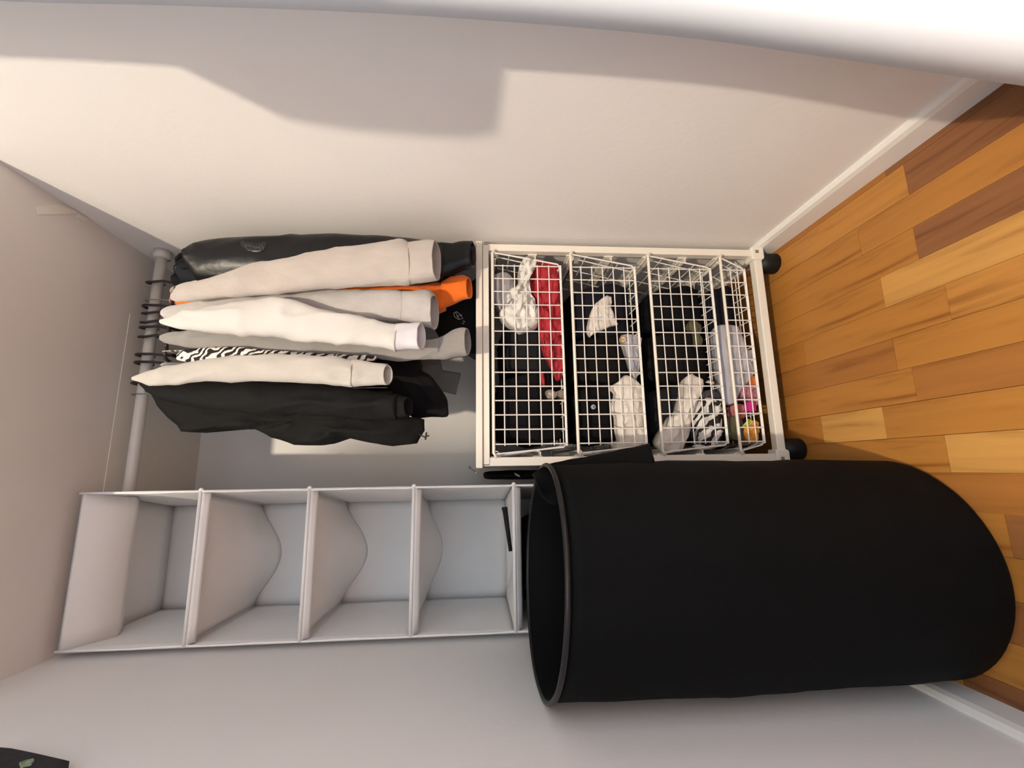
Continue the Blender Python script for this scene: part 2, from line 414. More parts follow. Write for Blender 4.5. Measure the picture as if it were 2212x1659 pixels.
# grey hoodie 2
MG2 = heather('heather_cool', (178, 174, 172))
g = thing('hoodie', 'pale cool-grey hoodie between the orange and the white sweatshirt', 'hoodie', 'clothes on the rod')
sleeve('sleeve', [(347, 668, 680), (360, 658, 688), (400, 650, 694), (451, 637, 696), (577, 622, 694), (722, 619, 690), (800, 621, 686), (872, 626, 685)], .925, MG2, g, .005, 6)
cuff([(868, 626, 685), (890, 624, 688), (915, 619, 694), (930, 622, 699), (938, 632, 702)], .925, MG2, g, 6)
body(MG2, g, .362, .401, .97, .17, 6, YROD+.04)
# white
MW = mat('white_fleece', (200, 197, 193), .9, .02, 20, .15, 160, sheen=.2)
g = thing('white_sweatshirt', 'bright white sweatshirt with satin cuff in the middle of the row', 'sweatshirt', 'clothes on the rod')
sleeve('sleeve', [(344, 690, 697), (362, 683, 704), (396, 670, 710), (472, 647, 715), (540, 640, 718), (581, 640, 720), (632, 648, 724), (700, 664, 731), (776, 684, 741), (830, 694, 748), (856, 696, 750)], .875, MW, g, .006, 7)
cuff([(852, 695, 750), (872, 694, 750), (895, 694, 750), (909, 695, 750)], .876, mat('white_satin', (204, 202, 207), .45), g, 7)
body(MW, g, .322, .375, .98, .18, 7, YROD+.03)
# grey sweatshirt
MG3 = heather('heather_mid', (142, 139, 136))
g = thing('grey_sweatshirt', 'mid grey sweatshirt with long sleeve behind the white one', 'sweatshirt', 'clothes on the rod')
sleeve('sleeve', [(343, 722, 734), (360, 714, 742), (415, 708, 751), (523, 706, 758), (668, 715, 760), (780, 724, 766), (860, 733, 771), (920, 734, 772), (950, 727, 771)], .945, MG3, g, .006, 8)
cuff([(946, 728, 772), (962, 718, 772), (980, 708, 766), (1000, 704, 762), (1010, 706, 760)], .945, MG3, g, 8)
body(MG3, g, .290, .340, .97, .16, 8, YROD+.04)
# patterned shirt
MP = swirl_mat('black_white_waves', (18, 14, 16), (228, 222, 214), 34, 9, .5)
g = thing('patterned_shirt', 'thin black and white wave patterned shirt between two grey tops', 'shirt', 'clothes on the rod')
sleeve('sleeve', [(381, 766, 776), (395, 757, 779), (430, 750, 779), (490, 749, 776), (580, 756, 776), (680, 762, 779), (760, 766, 780), (812, 768, 779)], .925, MP, g, .005, 9, .5)
body(MP, g, .252, .299, 1.0, .16, 9, YROD+.04, .006)
# light hoodie 3
MG4 = heather('heather_light', (180, 175, 168))
g = thing('hoodie', 'light grey hoodie with open cuff right beside the black shirt', 'hoodie', 'clothes on the rod')
sleeve('sleeve', [(284, 814, 820), (300, 806, 824), (325, 796, 828), (380, 783, 826), (451, 771, 823), (577, 764, 823), (680, 767, 826), (740, 773, 831), (760, 777, 833)], .865, MG4, g, .005, 10)
cuff([(756, 774, 833), (778, 775, 832), (805, 780, 830), (826, 783, 829), (836, 786, 828)], .867, MG4, g, 10)
body(MG4, g, .215, .269, 1.0, .18, 10, YROD+.02)
# black shirt at the free end
MK = mat('black_twill', (15, 15, 15), .8, .1, 30, .25, 120, spec=.2)
g = thing('black_shirt', 'black shirt with rumpled front hanging at the free end of the row', 'shirt', 'clothes on the rod')
sleeve('sleeve', [(301, 827, 832), (318, 826, 846), (345, 825, 862), (415, 822, 876), (500, 822, 884), (595, 824, 890), (700, 832, 896), (790, 842, 899), (858, 852, 900)], .905, MK, g, .008, 11, .6)
cuff([(852, 853, 898), (866, 856, 898), (882, 860, 896)], .906, MK, g, 11)
puff('body', [(330, 845), (420, 835), (560, 838), (720, 842), (860, 850), (888, 868), (886, 900), (906, 902), (917, 906), (918, 930), (908, 945), (902, 957), (848, 963), (800, 956), (752, 946), (716, 958), (686, 962), (636, 961), (592, 945), (548, 921), (501, 925), (443, 921), (400, 931), (392, 932), (384, 918), (366, 902), (345, 876)], 1.00, MK, g, .03, .05, .014, 12, 3, False, 9)
body(MK, g, .185, .218, 1.0, .12, 12, YROD+.01)
cd = MB(); c0 = at(905, 938, .985)
cd.tube([c0, c0+Vector((-.006, 0, -.012)), c0+Vector((-.003, 0, -.022))], .0016, 5).tube([c0+Vector((.004, 0, -.016)), c0+Vector((-.012, 0, -.014))], .002, 5)
cd.build('drawstring_toggle', BLACKPLASTIC, g)
# black tee hanging lower behind
g = thing('black_tee', 'black tee whose sleeve hangs low behind the light hoodie', 'tee', 'clothes on the rod')
puff('sleeve', [(770, 785), (800, 772), (850, 768), (904, 771), (909, 798), (931, 812), (954, 842), (966, 862), (968, 880), (966, 899), (930, 899), (890, 901), (862, 870), (830, 830)], 1.05, MB_, g, .015, .05, .006, 13, 3, True, 12)
body(MB_, g, .175, .197, .98, .13, 13, YROD+.06)
g = thing('dark_grey_top', 'dim grey top hem hanging behind the black tee', 'top', 'clothes on the rod')
puff('hem', [(900, 768), (950, 770), (957, 800), (996, 806), (990, 830), (985, 852), (945, 842), (915, 826), (900, 800)], 1.20, mat('slate_cotton', (104, 104, 106), .85, .05, 30, .2, 120), g, .01, .03, .004, 14, 3, False)
body(MATS['slate_cotton'], g, .232, .244, 1.0, .09, 14, YROD+.14)
g = thing('black_printed_tee', 'black tee with small white line emblem hanging just above the drawer unit', 'tee', 'clothes on the rod')
puff('body', [(930, 640), (970, 632), (1012, 612), (1034, 600), (1036, 640), (1036, 768), (1012, 766), (985, 756), (955, 735), (935, 700)], 1.10, MB_, g, .012, .04, .004, 15, 3, True, 12)
body(MB_, g, .345, .361, .95, .11, 15, YROD+.12)
em = MB()
def ep(px, py): return at(px, py, 1.0835)
em.tube([ep(980, 676), ep(986, 673), ep(994, 679), ep(1000, 688), ep(990, 690), ep(982, 684)], .0007, 4, True).tube([ep(984, 675), ep(992, 689)], .0006, 4).tube([ep(986, 684), ep(998, 680)], .0006, 4)
em.tube([ep(1001, 693), ep(1004, 696)], .0008, 4).tube([ep(999, 697), ep(1001, 700)], .0008, 4)
tag(em.build('emblem', mat('white_print', (200, 200, 200), .7), g), 'small white outlined emblem')

# ================================================================== drawer unit with wire baskets
U0, U1, ZT, ZB = .0046, .5541, .7956, .0508
un = thing('basket_drawer_frame', 'white metal frame unit holding four wire baskets', 'drawer unit')
DY = .43
box_obj('top_board', (U0-.004, YU-.008, .780), (U1+.003, YU+DY, ZT), STEEL, un, .002)
def post(x0, x1, y): box_obj('post', (x0, y, .052), (x1, y+.022, .766), STEEL, un, .0015)
for y in (YU, YU+DY-.025):
    post(U1-.018, U1, y); post(U0, U0+.020, y)
box_obj('crossbeam', (U0+.004, YU-.002, .764), (U1-.004, YU+.02, .779), STEEL, un, .0015)
box_obj('crossbeam', (U0+.01, YU-.002, .050), (U1-.01, YU+.02, .071), STEEL, un, .002)
box_obj('crossbeam', (U0+.01, YU+DY-.02, .050), (U1-.01, YU+DY, .071), STEEL, un, .002)
box_obj('crossbeam', (U0+.01, YU+DY-.02, .764), (U1-.01, YU+DY, .779), STEEL, un, .002)
for x0, x1 in ((U1-.018, U1), (U0, U0+.020)):
    box_obj('side_rail', (x0, YU, .764), (x1, YU+DY, .778), STEEL, un)
    box_obj('side_rail', (x0, YU, .052), (x1, YU+DY, .068), STEEL, un)
RUN = [.7565, .6585, .5595, .4600, .3585, .2620, .1665]
for s, xa in ((1, U1-.018), (-1, U0+.020)):
    for z in RUN:
        mb = MB(); x0, x1 = sorted((xa, xa-s*.015))
        mb.box((x0, YU+.018, z-.0155), (x1, YU+DY, z-.0125)); xe = xa-s*.015
        a, b = sorted((xe, xe+s*.0025)); mb.box((a, YU+.018, z-.0155), (b, YU+DY, z-.005))
        a, b = sorted((xa, xa-s*.003)); mb.box((a, YU+.016, z-.018), (b, YU+DY, z+.004))
        mb.build('runner', STEEL, un)
for x0, x1 in ((U1-.030, U1+.006), (U0-.006, U0+.030)):
    box_obj('corner_connector', (x0, YU-.006, .044), (x1, YU+.028, .078), STEEL, un, .003)
for x0, x1 in ((U1-.014, U1-.002), (U0+.002, U0+.014)):
    box_obj('corner_plug', (x0, YU-.0015, .7655), (x1, YU+.004, .7775), mat('grey_plug', (122, 120, 118), .6), un)
    box_obj('corner_plug', (x0+.002, YU-.0075, .060), (x1-.002, YU, .068), MATS['grey_plug'], un)
for x in (U1-.030, U0+.030):
    for y in (YU+.018, YU+DY-.03):
        loft('foot', [(x, y, .052, .010, .010), (x, y, .050, .024, .024), (x, y, .030, .026, .026), (x, y, .004, .027, .027), (x, y, .0, .025, .025)], BLACKPLASTIC, un, 1, 24, 0)
pinm = MB(); q = [at(1027, 1019, YU-.012), at(1021, 1015, YU-.012), at(1017, 1012, YU-.012)]
pin = thing('earring', 'tiny wire earring with silver bead on the drawer unit corner', 'earring')
pinm.tube(q, .0008, 5); c0 = at(1015, 1010, YU-.012)
pinm.tube([(c0.x+.0022*math.cos(a*.7854), c0.y, c0.z+.0022*math.sin(a*.7854)) for a in range(8)], .0007, 4, True); pinm.build('wire', mat('dark_wire', (70, 62, 58), .4, metal=.6), pin)
c0 = at(1029, 1022, YU-.012)
loft('bead', [(c0.x, c0.y, c0.z+.003, .0004, .0004), (c0.x, c0.y, c0.z+.002, .0023, .0023), (c0.x, c0.y, c0.z, .003, .003), (c0.x, c0.y, c0.z-.002, .0023, .0023), (c0.x, c0.y, c0.z-.003, .0004, .0004)], METAL, pin, 2, 12, 0)

def basket(zt, zb, nh, label):
    b = thing('wire_basket', label, 'wire basket', 'baskets in the drawer unit')
    y0, y1 = YU-.004, YU+DY-.02
    xa, xb = U0+.0185, U1-.0165     # rim width, resting on the runners
    ga, gb = .050, .498             # mesh width
    zr = zt-.002
    rim = MB()
    R = .0038
    rim.tube([(xa+.004, y0+.03, zr-.004), (xa+.001, y0+.008, zr-.003), (xa+.004, y0, zr-.006), (xa+.010, y0, zr), (xb-.010, y0, zr), (xb-.004, y0, zr-.006), (xb-.001, y0+.008, zr-.003), (xb-.004, y0+.03, zr-.004), (xb-.003, y1, zr-.004), (xa+.003, y1, zr-.004)], R, 8, True)
    rim.build('rim', STEEL, b, True)
    w = .0015
    fr = MB(); yf = y0+.002
    fr.tube([(xa+.008, yf, zr), (ga-.004, yf+.002, zb+.006), (ga+.004, yf+.003, zb), (gb-.004, yf+.003, zb), (gb+.004, yf+.002, zb+.006), (xb-.008, yf, zr)], .002, 6)
    for i in range(14):
        x = ga+.004+(gb-ga-.008)*i/13; fr.tube([(x, yf-.001, zr), (x, yf-.001, zb-.002)], w, 5)
    for i in range(1, nh+1):
        z = zr-.026-(zr-zb-.026)*(i-1)/max(1, nh-1)*1.0
        fr.tube([(ga, yf+.001, z), (gb, yf+.001, z)], w, 5)
    fr.build('front_grid', WIRE, b)
    for sx in (0, 1):
        sd = MB(); xt, xo = ((xa+.004, ga) if sx == 0 else (xb-.004, gb))
        for i in range(7):
            y = y0+.03+(y1-y0-.03)*i/6; sd.tube([(xt, y, zr-.004), (xo, y, zb)], w, 4)
        for i in range(1, nh//2+2):
            t = i/(nh//2+1); sd.tube([(xt+(xo-xt)*t, yf, zr+(zb-zr)*t), (xt+(xo-xt)*t, y1, zr+(zb-zr)*t)], w, 4)
        sd.build('side_grid', WIRE, b)
    bt = MB()
    for i in range(14):
        x = ga+.004+(gb-ga-.008)*i/13; bt.tube([(x, yf, zb), (x, y1, zb)], w, 4)
    for i in range(10):
        y = yf+(y1-yf)*i/9; bt.tube([(ga, y, zb-.002), (gb, y, zb-.002)], w, 4)
    bt.build('bottom_grid', WIRE, b)
    bk = MB()
    for i in range(14):
        x = ga+.004+(gb-ga-.008)*i/13; bk.tube([(x, y1, zr), (x, y1, zb)], w, 4)
    for i in range(nh): 
        z = zr-.026-(zr-zb-.026)*i/max(1, nh-1); bk.tube([(ga, y1, z), (gb, y1, z)], w, 4)
    bk.build('back_grid', WIRE, b)
basket(.757, .585, 6, 'topmost wire basket, holding a white crumpled bag and red cloth')
basket(.560, .394, 6, 'second wire basket from the top, holding a white rolled cloth')
basket(.359, .194, 6, 'third wire basket from the top, holding the patterned cap')
basket(.1675, .102, 3, 'lowest and shallowest wire basket, holding colourful clothes')

# contents ----------------------------------------------------------
DK = [mat('pile_black', (12, 11, 14), .9, .15, 25, .3, 60, spec=.15), mat('pile_navy', (20, 21, 29), .9, .15, 25, .3, 60, spec=.15), mat('pile_brown_black', (18, 15, 14), .9, .15, 25, .3, 60, spec=.15), mat('pile_charcoal', (26, 26, 30), .9, .15, 25, .3, 60, spec=.15)]
def bundle(name, label, cat, x0, x1, y0, y1, z0, z1, m, seed, group, wr=.008):
    """a folded, slumped pile-piece of cloth filling a part of a basket"""
    nx, ny = 16, 12; v = []; f = []
    def top(x, y):
        u = (x-x0)/(x1-x0); t = (y-y0)/(y1-y0)
        e = min(1, 6*min(u, 1-u)+.25)*min(1, 5*min(t, 1-t)+.55)
        return z0+(z1-z0)*(.55+.45*e)+wr*1.6*nz((x, y, 0), 16, seed)
    for lay in range(6):
        q = lay/5
        for j in range(ny):
            for i in range(nx):
                x = x0+(x1-x0)*i/(nx-1); y = y0+(y1-y0)*j/(ny-1)
                zz = z0+(top(x, y)-z0)*q
                edge = (i in (0, nx-1)) or (j in (0, ny-1))
                d = wr*nz((x*.8, y, zz*2), 22, seed+2) if edge else 0
                inx = (.012*(1-math.sin(PI*max(.08, min(.92, q))))) if edge else 0
                xx = x+(inx if i == 0 else -inx if i == nx-1 else 0)+d*.3
                yy = y+(inx if j == 0 else -inx if j == ny-1 else 0)+(d if j in (0, ny-1) else 0)
                v.append((xx, yy, zz))
    def id_(l, j, i): return l*nx*ny+j*nx+i
    for j in range(ny-1):
        for i in range(nx-1):
            f.append((id_(5, j, i), id_(5, j, i+1), id_(5, j+1, i+1), id_(5, j+1, i)))
            f.append((id_(0, j, i), id_(0, j+1, i), id_(0, j+1, i+1), id_(0, j, i+1)))
    for l in range(5):
        for i in range(nx-1):
            f.append((id_(l, 0, i), id_(l, 0, i+1), id_(l+1, 0, i+1), id_(l+1, 0, i)))
            f.append((id_(l, ny-1, i), id_(l+1, ny-1, i), id_(l+1, ny-1, i+1), id_(l, ny-1, i+1)))
        for j in range(ny-1):
            f.append((id_(l, j, 0), id_(l+1, j, 0), id_(l+1, j+1, 0), id_(l, j+1, 0)))
            f.append((id_(l, j, nx-1), id_(l, j+1, nx-1), id_(l+1, j+1, nx-1), id_(l+1, j, nx-1)))
    bm_v = {}
    o = add_obj(name, v, f, m)
    bm = bmesh.new(); bm.from_mesh(o.data); bmesh.ops.delete(bm, geom=[w for w in bm.verts if not w.link_faces], context='VERTS'); bm.to_mesh(o.data); bm.free()
    return tag(o, label, cat, group)
def cloth(name, label, cat, out, m, Y=1.062, bulge=.012, depth=.06, wr=.006, seed=0, group=None, smooth=True, zs=22, sub=3):
    return tag(puff(name, out, Y, m, None, bulge, depth, wr, seed, sub, smooth, zs), label, cat, group)
G1, G2, G3, G4 = 'clothes in the topmost basket', 'clothes in the second basket', 'clothes in the third basket', 'clothes in the lowest basket'
bundle('folded_cloth', 'black folded garment filling the near end of the topmost basket', 'garment', .060, .235, 1.075, 1.40, .588, .742, DK[0], 1, G1)
bundle('folded_cloth', 'black garment between the red cloth and near end of the topmost basket', 'garment', .232, .375, 1.078, 1.40, .588, .728, DK[3], 2, G1)
bundle('folded_cloth', 'dark garment under the white bag in the topmost basket', 'garment', .372, .475, 1.14, 1.36, .588, .66, DK[1], 3, G1)
MWH = mat('white_crinkled', (212, 208, 202), .55, .02, 20, .2, 90)
MWC = mat('white_cotton', (210, 202, 192), .85, .03, 20, .25, 120)
MR = mat('red_cotton', (160, 30, 42), .8, .12, 25, .25, 90)
MGC = mat('grey_plastic_cloth', (150, 146, 148), .6, .05, 20, .2, 90)
cloth('plastic_bag', 'white crumpled plastic bag in the topmost basket', 'bag', zm(1040, 520, 7.54, [(720, 270), (800, 290), (865, 345), (870, 470), (800, 520), (785, 640), (795, 850), (870, 970), (895, 1130), (915, 1400), (760, 1450), (640, 1490), (560, 1440), (380, 1340), (290, 1190), (400, 1040), (395, 900), (480, 780), (570, 750), (620, 620), (600, 480), (650, 350)]), MWH, 1.060, .018, .06, .018, 21, G1, True, 40)
cloth('grey_cloth', 'smooth grey cloth beside the white bag in the topmost basket', 'cloth', [(1067, 596), (1078, 590), (1092, 588), (1106, 598), (1112, 625), (1106, 660), (1096, 686), (1082, 672), (1070, 655), (1066, 625)], MGC, 1.075, .008, .06, .004, 22, G1)
cloth('red_cloth', 'crumpled red cloth lying at the bottom of the topmost basket', 'cloth', [(1158, 569), (1179, 567), (1196, 572), (1204, 577), (1210, 600), (1211, 640), (1213, 665), (1212, 695), (1215, 742), (1216, 777), (1219, 794), (1218, 806), (1211, 820), (1203, 820), (1194, 800), (1183, 779), (1172, 756), (1167, 720), (1163, 690), (1158, 650), (1147, 630), (1145, 600)], MR, 1.066, .014, .08, .016, 23, G1, True, 30)
cloth('red_strip', 'narrow red cloth edge beside the clear wrapper in the topmost basket', 'cloth', [(1168, 806), (1174, 806), (1177, 822), (1176, 836), (1171, 830)], MR, 1.070, .004, .02, .002, 24, G1)
cloth('plastic_wrapper', 'small clear grey plastic wrapper in the topmost basket', 'wrapper', [(1178, 846), (1190, 841), (1200, 846), (1212, 842), (1220, 848), (1221, 858), (1214, 863), (1204, 856), (1194, 864), (1183, 861)], mat('clear_grey_wrap', (128, 116, 104), .25, .2, 60, .5, 120), 1.062, .005, .02, .004, 25, G1, True, 60)
# second basket
bundle('folded_cloth', 'dark navy garment at the wall end of the second basket', 'garment', .330, .470, 1.075, 1.38, .399, .545, DK[1], 4, G2)
bundle('folded_cloth', 'black garment behind the white triangle in the second basket', 'garment', .205, .334, 1.082, 1.38, .399, .548, DK[2], 5, G2)
bundle('folded_cloth', 'black buttoned garment at the near end of the second basket', 'garment', .062, .208, 1.082, 1.40, .399, .545, DK[0], 6, G2)
cloth('white_cloth', 'white triangular folded cloth in the second basket', 'cloth', zm(1240, 540, 7.54, [(540, 735), (600, 770), (622, 850), (605, 920), (640, 1050), (662, 1130), (715, 1215), (600, 1240), (420, 1320), (310, 1370), (265, 1410), (222, 1340), (215, 1250), (262, 1060), (305, 930), (350, 870), (450, 790)]), MWC, 1.066, .010, .03, .005, 26, G2, False, 26)
cloth('grey_cloth', 'light grey cloth strip with the tan button in the second basket', 'cloth', [(1342, 724), (1373, 724), (1378, 731), (1386, 731), (1383, 762), (1383, 790), (1378, 810), (1370, 820), (1363, 800), (1356, 775), (1348, 750)], mat('cool_grey_cotton', (160, 160, 166), .85, .05, 30, .2, 90), 1.068, .008, .03, .006, 27, G2, True, 30)
MWR = MWC
cloth('rolled_cloth', 'cream white rolled cloth at the near end of the second basket', 'cloth', zm(1230, 760, 6.913, [(820, 352), (930, 380), (1055, 480), (1115, 600), (1108, 720), (1112, 1080), (1148, 1250), (1155, 1340), (1080, 1400), (900, 1445), (720, 1465), (690, 1400), (740, 1365), (705, 1180), (690, 960), (635, 900), (635, 800), (690, 620), (620, 525), (750, 425)]), MWR, 1.062, .018, .06, .006, 28, G2, True, 30)
def disc(name, label, c, r, y, m, group, hole=0, cat='button'):
    mb = MB(); n = 18
    for yy, s in ((y+.004, 1), (y, 1), (y-.0012, .85), (y-.0006, .55)):
        for i in range(n):
            a = 2*PI*i/n; mb.v.append((c[0]+r*s*math.cos(a), yy, c[1]+r*s*math.sin(a)))
    for i in range(3):
        for j in range(n): mb.f.append((i*n+j, i*n+(j+1) % n, (i+1)*n+(j+1) % n, (i+1)*n+j))
    mb.f += [tuple(range(n)), tuple(range(3*n, 4*n))]
    t = thing(name, label, cat, group); mb.build('disc', m, t)
    return t
p = at(1346, 733.5, 1.056)
t = disc('button', 'tan round button on the grey cloth in the second basket', (p.x, p.z), .0078, 1.0555, mat('tan_button', (214, 172, 118), .5), G2)
mb = MB()
for dx in (-.0022, 0, .0022): mb.tube([(p.x+.0004, 1.0545, p.z+dx-.0008), (p.x-.0004, 1.0545, p.z+dx+.0008)], .0006, 4)
mb.build('mark', BLACKPLASTIC, t)
p = at(1282, 879, 1.072)
t = disc('button', 'grey four-hole shirt button on black cloth in the second basket', (p.x, p.z), .0060, 1.0715, mat('grey_button', (170, 172, 186), .4), G2)
mb = MB()
for dx, dz in ((.0012, 0), (-.0012, 0), (0, .0012), (0, -.0012)): mb.tube([(p.x+dx, 1.0714, p.z+dz), (p.x+dx, 1.0702, p.z+dz)], .0009, 6)
mb.build('thread_hole', BLACKPLASTIC, t)
# third basket
bundle('folded_cloth', 'black garment at the wall end of the third basket', 'garment', .345, .472, 1.085, 1.38, .199, .335, DK[0], 7, G3)
bundle('folded_cloth', 'brownish black garment in the middle of the third basket', 'garment', .205, .348, 1.080, 1.40, .199, .345, DK[2], 8, G3)
bundle('folded_cloth', 'charcoal garment under the white diagonal cloth in the third basket', 'garment', .060, .208, 1.095, 1.40, .199, .345, DK[3], 9, G3)
cloth('olive_cloth', 'dull olive cloth scrap in the third basket', 'cloth', zm(1400, 540, 6.913, [(620, 1060), (730, 1070), (800, 1150), (790, 1220), (770, 1290), (810, 1340), (790, 1420), (740, 1450), (700, 1390), (690, 1260), (610, 1200), (590, 1130)]), mat('olive_cotton', (80, 78, 52), .85, .15, 30, .3, 80), 1.068, .006, .02, .004, 29, G3, True, 34)
cloth('white_cloth', 'long white cloth lying diagonally in the third basket', 'cloth', zm(1400, 770, 6.913, [(650, 255), (700, 290), (800, 335), (825, 400), (790, 520), (720, 640), (690, 780), (645, 950), (610, 1150), (535, 1320), (505, 1400), (380, 1425), (210, 1400), (110, 1320), (140, 1230), (200, 1140), (270, 1030), (345, 900), (440, 840), (480, 690), (522, 540), (535, 410), (560, 320)]), MWC, 1.064, .014, .04, .006, 30, G3, True, 26)
cap = thing('bucket_hat', 'black and white swirl patterned cap in the third basket', 'hat', G3)
puff('crown', zm(1400, 770, 6.913, [(760, 660), (860, 610), (980, 640), (1060, 690), (1100, 800), (1095, 900), (1082, 1060), (1060, 1200), (1000, 1310), (900, 1350), (790, 1330), (735, 1180), (700, 1080), (650, 1000), (665, 880), (700, 770)]), 1.062, swirl_mat('cap_swirls', (22, 20, 20), (204, 200, 194), 17, 9, .34), cap, .018, .05, .009, 31, 3, True, 30)
puff('band', zm(1400, 770, 6.913, [(830, 512), (920, 500), (1000, 515), (1060, 570), (1095, 650), (1000, 645), (900, 600), (820, 640), (740, 700), (745, 640), (780, 560)]), 1.070, mat('cap_band', (60, 56, 62), .8), cap, .008, .03, .003, 32, 2)
puff('brim', zm(1400, 770, 6.913, [(720, 1310), (800, 1345), (900, 1360), (1010, 1320), (1060, 1270), (1040, 1330), (930, 1385), (800, 1392), (690, 1350)]), 1.057, mat('cap_brim', (196, 192, 190), .8), cap, .006, .02, .001, 33, 2)
zp = thing('zipper_pull', 'shiny silver zipper pull on dark cloth in the third basket', 'zipper pull', G3)
puff('slider', zm(1400, 770, 6.913, [(855, 378), (885, 378), (890, 350), (920, 372), (960, 368), (990, 380), (992, 405), (965, 428), (940, 412), (905, 400)]), 1.060, mat('silver', (225, 222, 215), .3, metal=.7), zp, .003, .006, 0, 34, 1, False)
# lowest basket
bundle('folded_cloth', 'dark navy garment at the wall end of the lowest basket', 'garment', .350, .470, 1.075, 1.38, .106, .185, DK[1], 10, G4)
bundle('folded_cloth', 'black garment beneath the light grey cloth in the lowest basket', 'garment', .175, .352, 1.110, 1.40, .106, .160, DK[0], 11, G4)
bundle('folded_cloth', 'dark wine red cloth pile at the near end of the lowest basket', 'cloth', .060, .178, 1.090, 1.38, .106, .170, mat('wine_cotton', (70, 32, 36), .85, .3, 30, .3, 60), 12, G4)
cloth('grey_cloth', 'pale grey cloth spilling over the lowest basket', 'cloth', [(1545, 709), (1561, 702), (1585, 703), (1594, 706), (1600, 721), (1608, 743), (1612, 755), (1625, 756), (1631, 764), (1629, 790), (1626, 808), (1613, 828), (1600, 842), (1584, 870), (1565, 872), (1562, 842), (1556, 800), (1550, 760)], mat('pale_grey_cotton', (168, 166, 172), .85, .05, 30, .2, 90), 1.063, .012, .05, .006, 35, G4, True, 26)
cloth('pink_cloth', 'pink and maroon cloth scrap in the lowest basket', 'cloth', [(1603, 838), (1622, 826), (1632, 830), (1636, 848), (1640, 870), (1628, 878), (1612, 866), (1600, 862)], mat('pink_mix', (168, 110, 122), .85, .45, 60, .3, 90), 1.064, .006, .03, .005, 36, G4)
cloth('orange_scrap', 'small orange cloth scrap at the edge of the pale grey cloth', 'cloth', [(1618, 815), (1630, 812), (1633, 826), (1628, 836), (1620, 830)], mat('orange_scrap_cotton', (206, 112, 50), .85, .2, 60), 1.058, .004, .02, .003, 37, G4)
cloth('pink_trim', 'pinkish brown cloth bunch beside the basket rim in the lowest basket', 'cloth', [(1576, 880), (1590, 872), (1608, 876), (1612, 892), (1600, 906), (1584, 902)], mat('pink_brown', (150, 84, 84), .85, .4, 60, .3, 90), 1.070, .006, .03, .005, 38, G4)
cloth('magenta_tag', 'vivid magenta square tag in the lowest basket', 'tag', [(1612, 868), (1632, 867), (1634, 888), (1618, 891), (1611, 886)], mat('magenta', (196, 40, 128), .6), 1.055, .003, .012, 0, 39, G4, False)
cloth('orange_cloth', 'crumpled orange yellow cloth in the lowest basket', 'cloth', [(1612, 916), (1628, 908), (1637, 916), (1638, 932), (1634, 946), (1624, 956), (1612, 950), (1606, 934)], mat('orange_yellow', (206, 138, 56), .85, .35, 70, .3, 90), 1.058, .007, .03, .006, 40, G4, True, 50)
olive = cloth('olive_cloth', 'dark olive cloth beside the orange one in the lowest basket', 'cloth', [(1570, 908), (1586, 898), (1600, 908), (1606, 926), (1600, 948), (1586, 950), (1572, 936)], MATS['olive_cotton'], 1.066, .006, .03, .005, 41, G4)
st = thing('striped_ribbon', 'yellow-green striped ribbon ends in the lowest basket', 'ribbon', G4)
for i in range(3):
    a, b = at(1604+i*4, 922+i*1.5, 1.052), at(1617+i*4, 906+i*1.5, 1.052)
    MB().tube([a, (a+b)/2+Vector((0, -.002, 0)), b], .0019, 6).build('ribbon_stripe', mat('yellow_green', (202, 204, 84), .7), st)
# dark flat things leaning between drawer unit and organizer
bg = thing('black_bag', 'black flat bag squeezed between drawer unit and white organizer', 'bag')
loft('body', [(-.019, 1.28, .0, .009, .13), (-.019, 1.28, .02, .012, .14), (-.019, 1.28, .4, .013, .145), (-.019, 1.28, .70, .012, .14), (-.019, 1.28, .765, .009, .12), (-.019, 1.28, .775, .003, .08)], BLACKNYLON, bg, 4, 40, .004, 51)
lb = puff('tag', [(1110, 1021), (1122, 1026), (1124, 1031), (1114, 1027)], 1.125, mat('grey_tag', (120, 116, 112), .7), bg, .001, .004, 0, 0, 1, False)

# ================================================================== hanging organizer
og = thing('hanging_organizer', 'white fabric hanging organizer with open compartments', 'organizer')
OX0, OX1 = -.356, -.041; OYB = 1.37
shelves = [1.404, 1.1705, .938, .708, .475]; ZTOP = 1.655
def panel(name, p00, p10, p11, p01, sag=0, nx=14, ny=14, th=.003, fn=None, seed=0, wr=.003, normal=None, m=NONWOVEN):
    P = [Vector(q) for q in (p00, p10, p11, p01)]
    nrm = normal or (P[1]-P[0]).cross(P[3]-P[0]).normalized()
    v = []; f = []
    for layer in (0, 1):
        for j in range(ny+1):
            for i in range(nx+1):
                u, t = i/nx, j/ny
                q = (P[0]*(1-u)+P[1]*u)*(1-t)+(P[3]*(1-u)+P[2]*u)*t
                d = sag*(math.sin(PI*u)*math.sin(PI*t)) + (fn(u, t) if fn else 0) + wr*nz(q, 12, seed)*math.sin(PI*u)**.5*math.sin(PI*t)**.5
                v.append(q+nrm*(d+layer*th))
    n1 = (nx+1)*(ny+1)
    for l in (0, 1):
        for j in range(ny):
            for i in range(nx):
                a = l*n1+j*(nx+1)+i; f.append((a, a+1, a+nx+2, a+nx+1))
    for i in range(nx):
        f.append((i, i+1, n1+i+1, n1+i)); k2 = ny*(nx+1)+i; f.append((k2, k2+1, n1+k2+1, n1+k2))
    for j in range(ny):
        k2 = j*(nx+1); f.append((k2, k2+nx+1, n1+k2+nx+1, n1+k2)); k3 = k2+nx; f.append((k3, k3+nx+1, n1+k3+nx+1, n1+k3))
    return add_obj(name, v, f, m, og)
ZBOT = .475
XBR, XBL = -.092, -.362
levels = [ZTOP]+shelves
